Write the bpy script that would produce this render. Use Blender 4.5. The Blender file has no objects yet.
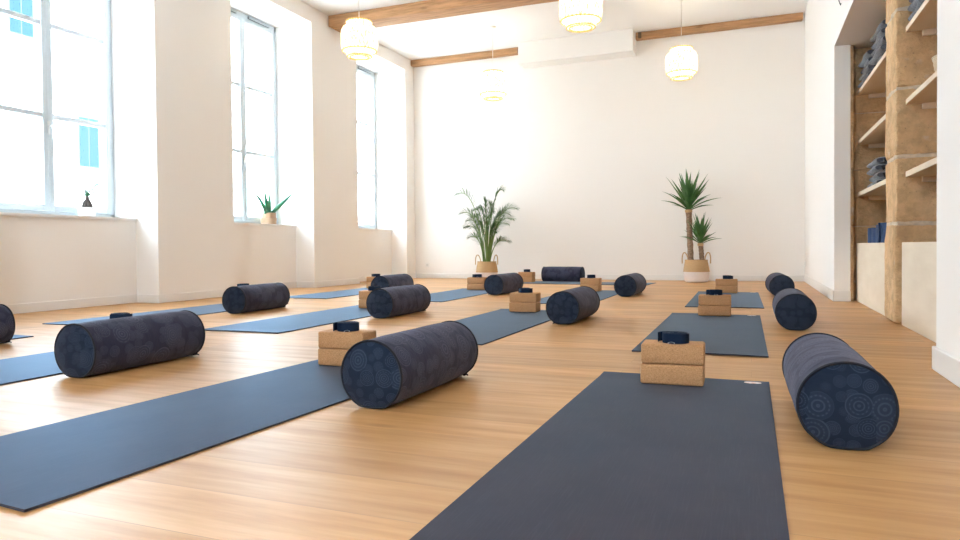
import bpy, bmesh, math, random
from mathutils import Vector, Matrix, noise

C = bpy.context.scene.collection
SC = bpy.context.scene
PI = math.pi
R = math.radians
random.seed(7)

# ------------------------------------------------------------------ helpers: mesh
def NB():
    return bmesh.new()

def box(bm, x0, x1, y0, y1, z0, z1, bev=0.0, seg=2):
    vs = [bm.verts.new(p) for p in ((x0, y0, z0), (x1, y0, z0), (x1, y1, z0), (x0, y1, z0),
                                    (x0, y0, z1), (x1, y0, z1), (x1, y1, z1), (x0, y1, z1))]
    fs = [bm.faces.new([vs[i] for i in f]) for f in
          ((3, 2, 1, 0), (4, 5, 6, 7), (0, 1, 5, 4), (1, 2, 6, 5), (2, 3, 7, 6), (3, 0, 4, 7))]
    if bev > 0:
        es = list({e for f in fs for e in f.edges})
        bmesh.ops.bevel(bm, geom=es, offset=bev, segments=seg, profile=0.5, affect='EDGES')
    return bm

def prism(bm, poly, z0, z1):
    """poly: counter-clockwise (x, y) points."""
    lo = [bm.verts.new((x, y, z0)) for x, y in poly]
    hi = [bm.verts.new((x, y, z1)) for x, y in poly]
    bm.faces.new(list(reversed(lo)))
    bm.faces.new(hi)
    n = len(poly)
    for i in range(n):
        j = (i + 1) % n
        bm.faces.new((lo[i], lo[j], hi[j], hi[i]))
    return bm

def lathe(bm, prof, n=32, loc=(0, 0, 0), axis='z', close=False):
    """prof: list of (radius, height); radius 0 makes a pole."""
    def P(r, h, t):
        c, s = r * math.cos(t), r * math.sin(t)
        p = (c, s, h) if axis == 'z' else (h, c, s)
        return (p[0] + loc[0], p[1] + loc[1], p[2] + loc[2])
    rings = []
    for r, h in prof:
        if r < 1e-6:
            rings.append([bm.verts.new(P(0, h, 0))])
        else:
            rings.append([bm.verts.new(P(r, h, 2 * PI * k / n)) for k in range(n)])
    pairs = list(zip(rings[:-1], rings[1:]))
    if close:
        pairs.append((rings[-1], rings[0]))
    for a, b in pairs:
        for k in range(n):
            j = (k + 1) % n
            if len(a) == 1 and len(b) == 1:
                continue
            if len(a) == 1:
                bm.faces.new((a[0], b[j], b[k]))
            elif len(b) == 1:
                bm.faces.new((a[k], a[j], b[0]))
            else:
                bm.faces.new((a[k], a[j], b[j], b[k]))
    return bm

def tube(bm, pts, rad, n=8, closed=False):
    pts = [Vector(p) for p in pts]
    m = len(pts)
    rads = rad if isinstance(rad, (list, tuple)) else [rad] * m
    rings = []
    up = None
    for i, p in enumerate(pts):
        if closed:
            t = (pts[(i + 1) % m] - pts[i - 1]).normalized()
        else:
            t = (pts[min(i + 1, m - 1)] - pts[max(i - 1, 0)]).normalized()
        if up is None:
            up = Vector((0, 0, 1)) if abs(t.z) < 0.9 else Vector((1, 0, 0))
        u = (up - t * up.dot(t)).normalized()
        up = u
        v = t.cross(u)
        rings.append([bm.verts.new(p + (u * math.cos(2 * PI * k / n) + v * math.sin(2 * PI * k / n)) * rads[i]) for k in range(n)])
    for i in range(m if closed else m - 1):
        a, b = rings[i], rings[(i + 1) % m]
        for k in range(n):
            j = (k + 1) % n
            bm.faces.new((a[k], b[k], b[j], a[j]))
    if not closed:
        bm.faces.new(rings[0])
        bm.faces.new(list(reversed(rings[-1])))
    return bm

def obj(name, bm, mat, parent=None, smooth=40, loc=None):
    bmesh.ops.recalc_face_normals(bm, faces=bm.faces[:])
    me = bpy.data.meshes.new(name)
    bm.to_mesh(me)
    bm.free()
    me.materials.append(mat)
    if smooth:
        me.shade_smooth()
        me.set_sharp_from_angle(angle=R(smooth))
    else:
        me.shade_flat()
    o = bpy.data.objects.new(name, me)
    C.objects.link(o)
    if parent:
        o.parent = parent
    if loc:
        o.location = loc
    return o

def thing(name, label, cat, loc=(0, 0, 0), rotz=0.0, group=None):
    o = bpy.data.objects.new(name, None)
    o.empty_display_size = 0.1
    C.objects.link(o)
    o.location = loc
    o.rotation_euler = (0, 0, rotz)
    o['label'] = label
    o['category'] = cat
    if group:
        o['group'] = group
    return o

def tag(o, label, cat, group=None):
    o['label'] = label
    o['category'] = cat
    if group:
        o['group'] = group
    return o

def struct(name, bm, mat, parent=None, smooth=0):
    o = obj(name, bm, mat, parent, smooth)
    if not parent:
        o['kind'] = 'structure'
    return o

def dup(root, loc, rotz, label, group=None):
    r = root.copy()
    C.objects.link(r)
    r.location = loc
    r.rotation_euler = (0, 0, rotz)
    r['label'] = label
    if group:
        r['group'] = group
    for ch in list(root.children):
        c = ch.copy()
        C.objects.link(c)
        c.parent = r
        for g in list(ch.children):
            d = g.copy()
            C.objects.link(d)
            d.parent = c
    return r

# ------------------------------------------------------------------ helpers: materials
class MT:
    def __init__(self, name, color=(0.8, 0.8, 0.8), rough=0.6, **kw):
        self.m = bpy.data.materials.new(name)
        self.m.use_nodes = True
        self.nt = self.m.node_tree
        self.N = self.nt.nodes
        self.L = self.nt.links
        self.b = self.N['Principled BSDF']
        self.out = self.N['Material Output']
        self.b.inputs['Base Color'].default_value = (*color, 1)
        self.b.inputs['Roughness'].default_value = rough
        for k, v in kw.items():
            self.b.inputs[k.replace('_', ' ')].default_value = v
    def n(self, t, **kw):
        x = self.N.new(t)
        for k, v in kw.items():
            setattr(x, k, v)
        return x
    def set(self, sock, v):
        if isinstance(v, bpy.types.NodeSocket):
            self.L.new(v, sock)
        else:
            sock.default_value = v
    def math(self, op, a, b=0.0, c=None):
        x = self.n('ShaderNodeMath', operation=op)
        self.set(x.inputs[0], a)
        self.set(x.inputs[1], b)
        if c is not None:
            self.set(x.inputs[2], c)
        return x.outputs[0]
    def vmath(self, op, a, b=(0, 0, 0)):
        x = self.n('ShaderNodeVectorMath', operation=op)
        self.set(x.inputs[0], a)
        self.set(x.inputs[1], b)
        return x.outputs[0]
    def mix(self, f, a, b, mode='MIX'):
        x = self.n('ShaderNodeMix', data_type='RGBA', blend_type=mode)
        self.set(x.inputs[0], f)
        self.set(x.inputs[6], a if isinstance(a, bpy.types.NodeSocket) else (*a, 1))
        self.set(x.inputs[7], b if isinstance(b, bpy.types.NodeSocket) else (*b, 1))
        return x.outputs[2]
    def coord(self, which='Object'):
        return self.n('ShaderNodeTexCoord').outputs[which]
    def mapping(self, v, loc=(0, 0, 0), rot=(0, 0, 0), scale=(1, 1, 1)):
        x = self.n('ShaderNodeMapping')
        self.L.new(v, x.inputs[0])
        x.inputs[1].default_value = loc
        x.inputs[2].default_value = rot
        x.inputs[3].default_value = scale
        return x.outputs[0]
    def noise(self, v, scale, detail=4, rough=0.5, dim='3D'):
        x = self.n('ShaderNodeTexNoise', noise_dimensions=dim)
        self.L.new(v, x.inputs['Vector'])
        x.inputs['Scale'].default_value = scale
        x.inputs['Detail'].default_value = detail
        x.inputs['Roughness'].default_value = rough
        return x.outputs[0]
    def ramp(self, f, stops):
        x = self.n('ShaderNodeValToRGB')
        self.L.new(f, x.inputs[0])
        e = x.color_ramp.elements
        while len(e) < len(stops):
            e.new(0.5)
        for i, (p, c) in enumerate(stops):
            e[i].position = p
            e[i].color = (*c, 1) if len(c) == 3 else c
        return x.outputs[0]
    def rng(self, f, a, b, c, d):
        x = self.n('ShaderNodeMapRange')
        self.set(x.inputs[0], f)
        for i, v in enumerate((a, b, c, d)):
            x.inputs[i + 1].default_value = v
        return x.outputs[0]
    def bump(self, h, strength=0.2, dist=0.01):
        x = self.n('ShaderNodeBump')
        x.inputs['Strength'].default_value = strength
        x.inputs['Distance'].default_value = dist
        self.L.new(h, x.inputs['Height'])
        self.L.new(x.outputs[0], self.b.inputs['Normal'])
    def color(self, c):
        self.L.new(c, self.b.inputs['Base Color'])
    def objrand(self):
        return self.n('ShaderNodeObjectInfo').outputs['Random']

def simple(name, color, rough=0.6, var=0.08, vscale=20, bump=0.0, bscale=200, **kw):
    t = MT(name, color, rough, **kw)
    co = t.coord()
    n1 = t.noise(co, vscale, 4)
    t.color(t.mix(n1, tuple(c * (1 - var) for c in color), tuple(min(1, c * (1 + var)) for c in color)))
    if bump:
        t.bump(t.noise(co, bscale, 3), bump, 0.004)
    return t.m

M = {}
M['wall'] = simple('wall_paint', (0.86, 0.835, 0.80), 0.85, 0.012, 1.5, 0.06, 60)
M['ceiling'] = simple('ceiling_paint', (0.86, 0.85, 0.835), 0.9, 0.01, 1.5)
M['trim'] = simple('white_trim_paint', (0.80, 0.78, 0.75), 0.45, 0.01, 3)
M['frame'] = simple('window_frame_paint', (0.52, 0.58, 0.62), 0.4, 0.02, 4)
M['vent'] = simple('grey_vent_plastic', (0.16, 0.18, 0.19), 0.5, 0.05, 8)
M['metal'] = simple('brushed_steel', (0.62, 0.62, 0.62), 0.3, 0.04, 30, Metallic=1.0)
M['plastic'] = simple('white_plastic', (0.82, 0.81, 0.79), 0.35, 0.01, 10)
M['socket_in'] = simple('grey_socket_well', (0.68, 0.68, 0.66), 0.5, 0.02, 10)
M['wire'] = simple('white_cord', (0.82, 0.80, 0.76), 0.5, 0.02, 10)

def mat_floor():
    t = MT('oak_plank_floor', (0.5, 0.3, 0.15), 0.42)
    co = t.coord()
    br = t.n('ShaderNodeTexBrick', offset=0.37, offset_frequency=2, squash=1.0)
    t.L.new(co, br.inputs['Vector'])
    br.inputs['Color1'].default_value = (0, 0, 0, 1)
    br.inputs['Color2'].default_value = (1, 1, 1, 1)
    br.inputs['Mortar'].default_value = (0.5, 0.5, 0.5, 1)
    br.inputs['Scale'].default_value = 1.0
    br.inputs['Mortar Size'].default_value = 0.0012
    br.inputs['Mortar Smooth'].default_value = 0.1
    br.inputs['Bias'].default_value = 0.0
    br.inputs['Brick Width'].default_value = 1.38
    br.inputs['Row Height'].default_value = 0.195
    tone = br.outputs['Color']
    sep = t.n('ShaderNodeSeparateColor')
    t.L.new(tone, sep.inputs[0])
    tn = sep.outputs[0]
    comb = t.n('ShaderNodeCombineXYZ')
    t.set(comb.inputs[2], t.math('MULTIPLY', tn, 17.0))
    v2 = t.vmath('ADD', co, comb.outputs[0])
    grain = t.noise(t.mapping(v2, scale=(0.8, 8, 1)), 2.2, 6, 0.6)
    fine = t.noise(t.mapping(v2, scale=(2.0, 70, 1)), 3.0, 4, 0.6)
    c = t.ramp(grain, [(0.28, (0.43, 0.21, 0.070)), (0.5, (0.54, 0.285, 0.106)), (0.72, (0.63, 0.355, 0.148))])
    c = t.mix(t.math('MULTIPLY', t.rng(fine, 0.35, 0.7, 0, 1), 0.12), c, (0.40, 0.21, 0.085))
    c = t.mix(t.math('MULTIPLY', t.math('SUBTRACT', tn, 0.5), 0.0), c, c)
    hsv = t.n('ShaderNodeHueSaturation')
    t.L.new(c, hsv.inputs['Color'])
    t.set(hsv.inputs['Value'], t.rng(tn, 0, 1, 0.86, 1.10))
    c = hsv.outputs[0]
    kn = t.n('ShaderNodeTexVoronoi')
    t.L.new(t.mapping(v2, scale=(0.9, 2.6, 1)), kn.inputs['Vector'])
    kn.inputs['Scale'].default_value = 1.0
    c = t.mix(t.rng(kn.outputs['Distance'], 0.015, 0.06, 0.55, 0), c, (0.30, 0.15, 0.06))
    c = t.mix(t.math('MULTIPLY', br.outputs['Fac'], 0.45), c, (0.28, 0.15, 0.07))
    t.color(c)
    t.set(t.b.inputs['Roughness'], t.rng(grain, 0.3, 0.7, 0.45, 0.38))
    h = t.math('SUBTRACT', t.math('MULTIPLY', grain, 0.25), br.outputs['Fac'])
    t.bump(h, 0.12, 0.002)
    return t.m
M['floor'] = mat_floor()

def mat_beam(name, dark, light):
    t = MT(name, light, 0.7)
    co = t.coord()
    g = t.noise(t.mapping(co, scale=(1.2, 14, 14)), 2.0, 6, 0.65)
    c = t.ramp(g, [(0.3, dark), (0.55, light), (0.75, tuple(min(1, v * 1.25) for v in light))])
    k = t.n('ShaderNodeTexVoronoi')
    t.L.new(t.mapping(co, scale=(2.2, 6, 6)), k.inputs['Vector'])
    k.inputs['Scale'].default_value = 1.0
    c = t.mix(t.rng(k.outputs['Distance'], 0.05, 0.16, 0.6, 0), c, (0.14, 0.075, 0.035))
    t.color(c)
    t.bump(g, 0.35, 0.01)
    return t.m
M['beam'] = mat_beam('old_oak_beam', (0.30, 0.16, 0.07), (0.50, 0.28, 0.135))
M['beam_dark'] = simple('dark_stained_beam_end', (0.13, 0.085, 0.05), 0.7, 0.3, 20)

def mat_stone():
    t = MT('golden_limestone', (0.5, 0.33, 0.19), 0.95)
    co = t.coord()
    big = t.noise(co, 2.3, 5, 0.6)
    mid = t.noise(co, 11, 6, 0.65)
    pit = t.noise(co, 45, 4, 0.6)
    c = t.ramp(big, [(0.3, (0.58, 0.355, 0.175)), (0.52, (0.74, 0.485, 0.255)), (0.72, (0.82, 0.59, 0.34))])
    c = t.mix(t.math('MULTIPLY', t.rng(mid, 0.42, 0.7, 0, 1), 0.5), c, (0.33, 0.205, 0.11))
    c = t.mix(t.rng(pit, 0.66, 0.74, 0, 0.6), c, (0.2, 0.11, 0.055))
    c = t.mix(t.rng(t.noise(co, 6.5, 4, 0.5), 0.66, 0.74, 0, 0.5), c, (0.66, 0.60, 0.52))
    t.color(c)
    t.bump(t.math('ADD', mid, t.math('MULTIPLY', pit, 0.6)), 1.0, 0.03)
    return t.m
M['stone'] = mat_stone()
M['mortar'] = simple('pale_mortar', (0.66, 0.54, 0.40), 0.95, 0.35, 30, 0.5, 70)

def mat_ply(name, a, b):
    t = MT(name, a, 0.55)
    co = t.coord()
    g = t.noise(t.mapping(co, scale=(3, 1.2, 6)), 1.6, 5, 0.55)
    t.color(t.ramp(g, [(0.3, a), (0.7, b)]))
    return t.m
M['ply'] = mat_ply('birch_plywood', (0.71, 0.60, 0.46), (0.79, 0.69, 0.55))
M['board'] = mat_ply('pale_pine_shelf', (0.70, 0.56, 0.41), (0.78, 0.66, 0.51))

def mat_mat():
    t = MT('dark_rubber_yoga_mat', (0.03, 0.04, 0.055), 0.5)
    co = t.coord()
    n1 = t.noise(co, 3.2, 4, 0.6)
    n2 = t.noise(t.mapping(co, scale=(90, 3, 1)), 3, 3, 0.6)
    c = t.ramp(n1, [(0.35, (0.052, 0.044, 0.055)), (0.65, (0.062, 0.053, 0.065))])
    c = t.mix(t.math('MULTIPLY', t.rng(n2, 0.5, 0.75, 0, 1), 0.35), c, (0.085, 0.078, 0.092))
    t.color(c)
    t.set(t.b.inputs['Roughness'], t.rng(n1, 0.3, 0.7, 0.46, 0.56))
    t.b.inputs['Specular IOR Level'].default_value = 0.0
    gl = t.n('ShaderNodeBsdfGlossy')
    gl.inputs['Color'].default_value = (0.44, 0.65, 0.87, 1)
    gl.inputs['Roughness'].default_value = 0.50
    fr = t.n('ShaderNodeFresnel')
    fr.inputs[0].default_value = 1.36
    mx = t.n('ShaderNodeMixShader')
    t.set(mx.inputs[0], t.math('MULTIPLY', fr.outputs[0], 0.47))
    t.L.new(t.b.outputs[0], mx.inputs[1])
    t.L.new(gl.outputs[0], mx.inputs[2])
    t.L.new(mx.outputs[0], t.out.inputs[0])
    wv = t.n('ShaderNodeTexWave', wave_type='BANDS', bands_direction='X')
    t.L.new(co, wv.inputs['Vector'])
    wv.inputs['Scale'].default_value = 60
    wv.inputs['Distortion'].default_value = 0.3
    wy = t.n('ShaderNodeTexWave', wave_type='BANDS', bands_direction='Y')
    t.L.new(co, wy.inputs['Vector'])
    wy.inputs['Scale'].default_value = 60
    t.bump(t.math('ADD', t.math('MULTIPLY', wv.outputs[1], 0.7), wy.outputs[1]), 0.10, 0.002)
    return t.m
M['mat'] = mat_mat()

def mat_mandala(name, base, line, scale):
    """Tone-on-tone mandala print: rings, petals and dots around scattered centres."""
    t = MT(name, base, 0.85)
    t.b.inputs['Sheen Weight'].default_value = 0.12
    t.b.inputs['Sheen Roughness'].default_value = 0.5
    t.b.inputs['Sheen Tint'].default_value = (0.75, 0.75, 0.9, 1)
    t.b.inputs['Specular IOR Level'].default_value = 0.2
    uv = t.coord('UV')
    rn = t.objrand()
    off = t.n('ShaderNodeCombineXYZ')
    t.set(off.inputs[0], t.math('MULTIPLY', rn, 9.3))
    t.set(off.inputs[1], t.math('MULTIPLY', rn, 23.7))
    co = t.vmath('ADD', uv, off.outputs[0])
    total = None
    for s, size, seed in ((scale, 0.52, 0.0), (scale * 1.9, 0.5, 5.3)):
        cs = t.mapping(co, loc=(seed, seed * 1.7, 0))
        vo = t.n('ShaderNodeTexVoronoi', voronoi_dimensions='2D')
        t.L.new(cs, vo.inputs['Vector'])
        vo.inputs['Scale'].default_value = s
        vo.inputs['Randomness'].default_value = 0.75
        d = vo.outputs['Distance']
        sc = t.n('ShaderNodeSeparateColor')
        t.L.new(vo.outputs['Color'], sc.inputs[0])
        rad = t.math('MULTIPLY_ADD', sc.outputs[0], 0.22, size - 0.22)
        q = t.math('DIVIDE', d, rad)
        dv = t.vmath('SUBTRACT', cs, vo.outputs['Position'])
        sx = t.n('ShaderNodeSeparateXYZ')
        t.L.new(dv, sx.inputs[0])
        ang = t.math('ARCTAN2', sx.outputs[1], sx.outputs[0])
        freq = t.math('MULTIPLY_ADD', sc.outputs[1], 16.0, 20.0)
        rings = t.math('SINE', t.math('MULTIPLY', q, freq))
        rings = t.rng(rings, 0.1, 0.8, 0, 1)
        pet = t.math('SINE', t.math('MULTIPLY', ang, t.math('ROUND', t.math('MULTIPLY_ADD', sc.outputs[2], 10.0, 10.0))))
        pet = t.rng(pet, -0.4, 0.6, 0.25, 1)
        band = t.math('COMPARE', q, 0.72, 0.13)
        m1 = t.math('MULTIPLY', rings, t.math('ADD', t.math('MULTIPLY', band, t.math('SUBTRACT', pet, 1.0)), 1.0))
        mask = t.rng(q, 0.93, 1.0, 1, 0)
        fill = t.math('MULTIPLY_ADD', sc.outputs[0], 0.26, 0.06)
        v = t.math('MULTIPLY', mask, t.math('ADD', t.math('MULTIPLY', m1, 0.62), fill))
        if total is None:
            total = v
            prev = mask
        else:
            total = t.math('ADD', total, t.math('MULTIPLY', v, t.math('SUBTRACT', 0.8, t.math('MULTIPLY', prev, 0.8))))
    weave = t.noise(t.mapping(co, scale=(1, 1, 1)), 130, 3, 0.6)
    c = t.mix(t.math('MINIMUM', total, 1.0), base, line)
    c = t.mix(t.math('MULTIPLY', weave, 0.3), c, tuple(v * 0.4 for v in base))
    t.color(c)
    cr = t.noise(t.mapping(co, scale=(1, 2.2, 1)), 7, 4, 0.55)
    t.bump(t.math('ADD', t.math('MULTIPLY', cr, 1.0), t.math('MULTIPLY', weave, 0.06)), 0.45, 0.015)
    return t.m
M['bolster'] = mat_mandala('mandala_print_fabric', (0.026, 0.028, 0.054), (0.076, 0.080, 0.124), 8.5)
M['bolster_end'] = mat_mandala('mandala_end_bluish_light_tint', (0.010, 0.018, 0.038), (0.038, 0.058, 0.095), 12.5)  # bluish light falling on the ends is put into this colour
M['piping'] = simple('black_piping', (0.008, 0.010, 0.018), 0.8, 0.1, 60)

def mat_cork():
    t = MT('pressed_cork', (0.5, 0.29, 0.14), 0.85)
    co = t.coord()
    v = t.n('ShaderNodeTexVoronoi')
    t.L.new(co, v.inputs['Vector'])
    v.inputs['Scale'].default_value = 420
    sc = t.n('ShaderNodeSeparateColor')
    t.L.new(v.outputs['Color'], sc.inputs[0])
    c = t.ramp(sc.outputs[0], [(0.0, (0.35, 0.165, 0.068)), (0.18, (0.46, 0.23, 0.096)), (0.6, (0.52, 0.27, 0.118)), (1.0, (0.59, 0.33, 0.155))])
    n = t.noise(co, 24, 3)
    c = t.mix(t.math('MULTIPLY', n, 0.2), c, (0.56, 0.31, 0.145))
    t.color(c)
    t.bump(sc.outputs[0], 0.15, 0.002)
    return t.m
M['cork'] = mat_cork()

def mat_strap():
    t = MT('navy_cotton_strap', (0.008, 0.018, 0.042), 0.75, Specular_IOR_Level=0.15)
    co = t.coord()
    w = t.n('ShaderNodeTexWave', wave_type='BANDS', bands_direction='Z')
    t.L.new(co, w.inputs['Vector'])
    w.inputs['Scale'].default_value = 110
    t.color(t.mix(w.outputs[1], (0.006, 0.014, 0.034), (0.013, 0.028, 0.060)))
    t.bump(w.outputs[1], 0.3, 0.002)
    return t.m
M['strap'] = mat_strap()

def mat_leaf(name, dark, light, tr=0.15):
    t = MT(name, light, 0.5)
    co = t.coord()
    n = t.noise(co, 9, 4)
    t.color(t.ramp(n, [(0.35, dark), (0.65, light)]))
    t.b.inputs['Transmission Weight'].default_value = 0.0
    tl = t.n('ShaderNodeBsdfTranslucent')
    tl.inputs[0].default_value = (*[min(1, v * 1.5) for v in light], 1)
    mx = t.n('ShaderNodeMixShader')
    mx.inputs[0].default_value = tr
    t.L.new(t.b.outputs[0], mx.inputs[1])
    t.L.new(tl.outputs[0], mx.inputs[2])
    t.L.new(mx.outputs[0], t.out.inputs[0])
    return t.m
M['palm'] = mat_leaf('palm_leaf', (0.030, 0.085, 0.022), (0.085, 0.175, 0.050))
M['cane'] = simple('green_palm_cane', (0.16, 0.26, 0.06), 0.5, 0.25, 12)
M['yucca'] = mat_leaf('yucca_leaf', (0.022, 0.080, 0.020), (0.070, 0.180, 0.045))
M['aloe'] = mat_leaf('aloe_leaf', (0.03, 0.19, 0.12), (0.10, 0.34, 0.16), 0.15)
M['bonsai'] = mat_leaf('bonsai_leaf', (0.015, 0.09, 0.035), (0.05, 0.18, 0.07), 0.03)
M['caudex'] = simple('grey_swollen_trunk', (0.10, 0.085, 0.075), 0.9, 0.4, 30, 0.4, 60)
M['soil'] = simple('dark_potting_soil', (0.05, 0.03, 0.02), 0.95, 0.4, 60, 0.6, 90)

def mat_bark():
    t = MT('yucca_bark', (0.3, 0.2, 0.13), 0.9)
    co = t.coord()
    w = t.noise(t.mapping(co, scale=(20, 20, 60)), 1.5, 4, 0.6)
    t.color(t.ramp(w, [(0.3, (0.13, 0.075, 0.045)), (0.55, (0.30, 0.20, 0.13)), (0.75, (0.46, 0.35, 0.26))]))
    t.bump(w, 0.6, 0.01)
    return t.m
M['bark'] = mat_bark()

def mat_wicker(name, a, b, rings=95):
    t = MT(name, a, 0.8)
    co = t.coord()
    w = t.n('ShaderNodeTexWave', wave_type='BANDS', bands_direction='Z')
    t.L.new(co, w.inputs['Vector'])
    w.inputs['Scale'].default_value = rings / 6.28
    w.inputs['Distortion'].default_value = 1.2
    w.inputs['Detail Scale'].default_value = 8
    n = t.noise(co, 50, 3)
    f = t.math('ADD', t.math('MULTIPLY', w.outputs[1], 0.7), t.math('MULTIPLY', n, 0.4))
    t.color(t.ramp(f, [(0.15, a), (0.7, b)]))
    t.bump(w.outputs[1], 0.5, 0.006)
    return t.m
M['wicker'] = mat_wicker('natural_seagrass', (0.44, 0.27, 0.12), (0.66, 0.45, 0.24), 420)
M['wicker_white'] = mat_wicker('white_painted_seagrass', (0.74, 0.66, 0.62), (0.88, 0.80, 0.77), 420)
M['wicker_pale'] = mat_wicker('pale_coiled_straw', (0.46, 0.34, 0.20), (0.80, 0.67, 0.48), 300)
M['terracotta'] = simple('tan_clay_pot', (0.50, 0.34, 0.22), 0.8, 0.1, 20)
M['pot_white'] = simple('white_glazed_pot', (0.82, 0.81, 0.80), 0.3, 0.02, 10)

def mat_blanket():
    t = MT('blue_grey_wool_blanket', (0.07, 0.075, 0.095), 0.95)
    co = t.coord()
    n = t.noise(co, 40, 4, 0.6)
    r = t.objrand()
    c = t.ramp(n, [(0.3, (0.045, 0.049, 0.064)), (0.7, (0.115, 0.120, 0.145))])
    t.color(t.mix(t.math('MULTIPLY', r, 0.35), c, (0.05, 0.06, 0.085)))
    t.b.inputs['Sheen Weight'].default_value = 0.3
    t.bump(n, 0.5, 0.01)
    return t.m
M['blanket'] = mat_blanket()
M['fringe'] = simple('black_tassel_yarn', (0.010, 0.010, 0.013), 0.95, 0.3, 80)
M['rollmat'] = simple('navy_foam_roll', (0.010, 0.036, 0.11), 0.7, 0.2, 30)

def mat_logo():
    t = MT('pale_printed_logo', (0.75, 0.55, 0.48), 0.5)
    co = t.coord()
    n = t.noise(co, 60, 2)
    t.color(t.ramp(n, [(0.4, (0.70, 0.42, 0.34)), (0.55, (0.86, 0.80, 0.76))]))
    return t.m
M['logo'] = mat_logo()

def mat_glass():
    t = MT('window_glass')
    t.N.remove(t.b)
    tr = t.n('ShaderNodeBsdfTransparent')
    gl = t.n('ShaderNodeBsdfGlossy')
    gl.inputs['Roughness'].default_value = 0.02
    fr = t.n('ShaderNodeFresnel')
    fr.inputs[0].default_value = 1.45
    mx = t.n('ShaderNodeMixShader')
    ge = t.n('ShaderNodeNewGeometry')
    t.L.new(t.math('MULTIPLY', fr.outputs[0], t.math('SUBTRACT', 1.0, ge.outputs['Backfacing'])), mx.inputs[0])
    t.L.new(tr.outputs[0], mx.inputs[1])
    t.L.new(gl.outputs[0], mx.inputs[2])
    t.L.new(mx.outputs[0], t.out.inputs[0])
    return t.m
M['glass'] = mat_glass()

LAMP = 1.0
def mat_shade(name, ca, cb, sa, sb):
    """Lit bamboo weave: thin strips let the bulb glow through."""
    t = MT(name)
    t.N.remove(t.b)
    co = t.coord()
    g = t.n('ShaderNodeSeparateXYZ')
    t.L.new(co, g.inputs[0])
    ang = t.math('ARCTAN2', g.outputs[1], g.outputs[0])
    z = t.math('MULTIPLY', g.outputs[2], 40.0)
    s1 = t.math('SINE', t.math('ADD', t.math('MULTIPLY', ang, 30.0), z))
    s2 = t.math('SINE', t.math('SUBTRACT', t.math('MULTIPLY', ang, 30.0), z))
    w = t.math('MAXIMUM', s1, s2)
    n = t.noise(co, 22, 3)
    f = t.math('ADD', t.math('MULTIPLY', t.rng(w, 0.2, 1.0, 0, 1), 0.6), t.rng(n, 0.35, 0.65, 0, 0.55))
    em = t.n('ShaderNodeEmission')
    t.L.new(t.mix(t.math('MINIMUM', f, 1.0), ca, cb), em.inputs[0])
    t.set(em.inputs[1], t.rng(f, 0, 1, sa * LAMP, sb * LAMP))
    t.L.new(em.outputs[0], t.out.inputs[0])
    return t.m
M['shade'] = mat_shade('lit_bamboo_weave', (1.0, 0.86, 0.52), (1.0, 0.74, 0.32), 2.6, 0.72)
M['rim'] = mat_shade('lit_bamboo_rim', (1.0, 0.70, 0.26), (1.0, 0.56, 0.16), 0.62, 0.45)
def mat_emit(name, col, s):
    t = MT(name)
    t.N.remove(t.b)
    e = t.n('ShaderNodeEmission')
    e.inputs[0].default_value = (*col, 1)
    e.inputs[1].default_value = s
    t.L.new(e.outputs[0], t.out.inputs[0])
    return t.m
M['bulb'] = mat_emit('glowing_bulb', (1.0, 0.86, 0.62), 60 * LAMP)
M['facade'] = simple('pale_render_facade', (0.74, 0.77, 0.79), 0.9, 0.03, 0.8)
M['facade_pane'] = MT('facade_window_pane', (0.014, 0.034, 0.052), 0.3, Specular_IOR_Level=0.05).m
M['shutter'] = simple('facade_louvre_paint', (0.042, 0.058, 0.066), 0.8, 0.05, 3)
M['paving'] = simple('grey_street_paving', (0.62, 0.61, 0.59), 0.85, 0.1, 1.5)

# ------------------------------------------------------------------ dimensions
XL, XREC, XWIN, XOUT = -5.57, -5.87, -6.16, -6.30     # left wall: pier face, apron under windows, window face, outer face
YB, YF = 10.90, -2.40                                 # back and front walls
XR = 0.72                                             # right wall
ZC = 3.84
ZS, ZL = 0.865, 3.625                                 # window sill and lintel
WINS = [(3.79, 5.22), (6.49, 7.87), (9.19, 10.58)]   # window openings (y)
ALC0, ALC1, ALC2, ALCZ = 3.36, 7.15, 7.33, 2.37                   # alcove in the right wall
XBK = 1.62

# ------------------------------------------------------------------ setting
bm = NB(); box(bm, -5.9, 1.75, YF, YB, -0.12, 0.0)
struct('floor', bm, M['floor'])
bm = NB(); box(bm, XOUT, 1.9, YF - 0.3, YB + 0.2, ZC, ZC + 0.3)
struct('ceiling', bm, M['ceiling'])
bm = NB(); box(bm, XOUT, 1.9, YB, YB + 0.2, -0.12, ZC)
struct('wall_back', bm, M['wall'])
FILL_WIN = [(-2.05, -0.45)]                               # unseen window added behind the camera to light the fronts (x)
bm = NB()
px_ = XOUT
for (a, b) in FILL_WIN:
    box(bm, px_, a, YF - 0.3, YF, -0.12, ZC)
    box(bm, a, b, YF - 0.3, YF, -0.12, ZS - 0.028)
    box(bm, a, b, YF - 0.3, YF, ZL, ZC)
    px_ = b
box(bm, px_, 1.9, YF - 0.3, YF, -0.12, ZC)
struct('wall_front', bm, M['wall'])

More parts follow.
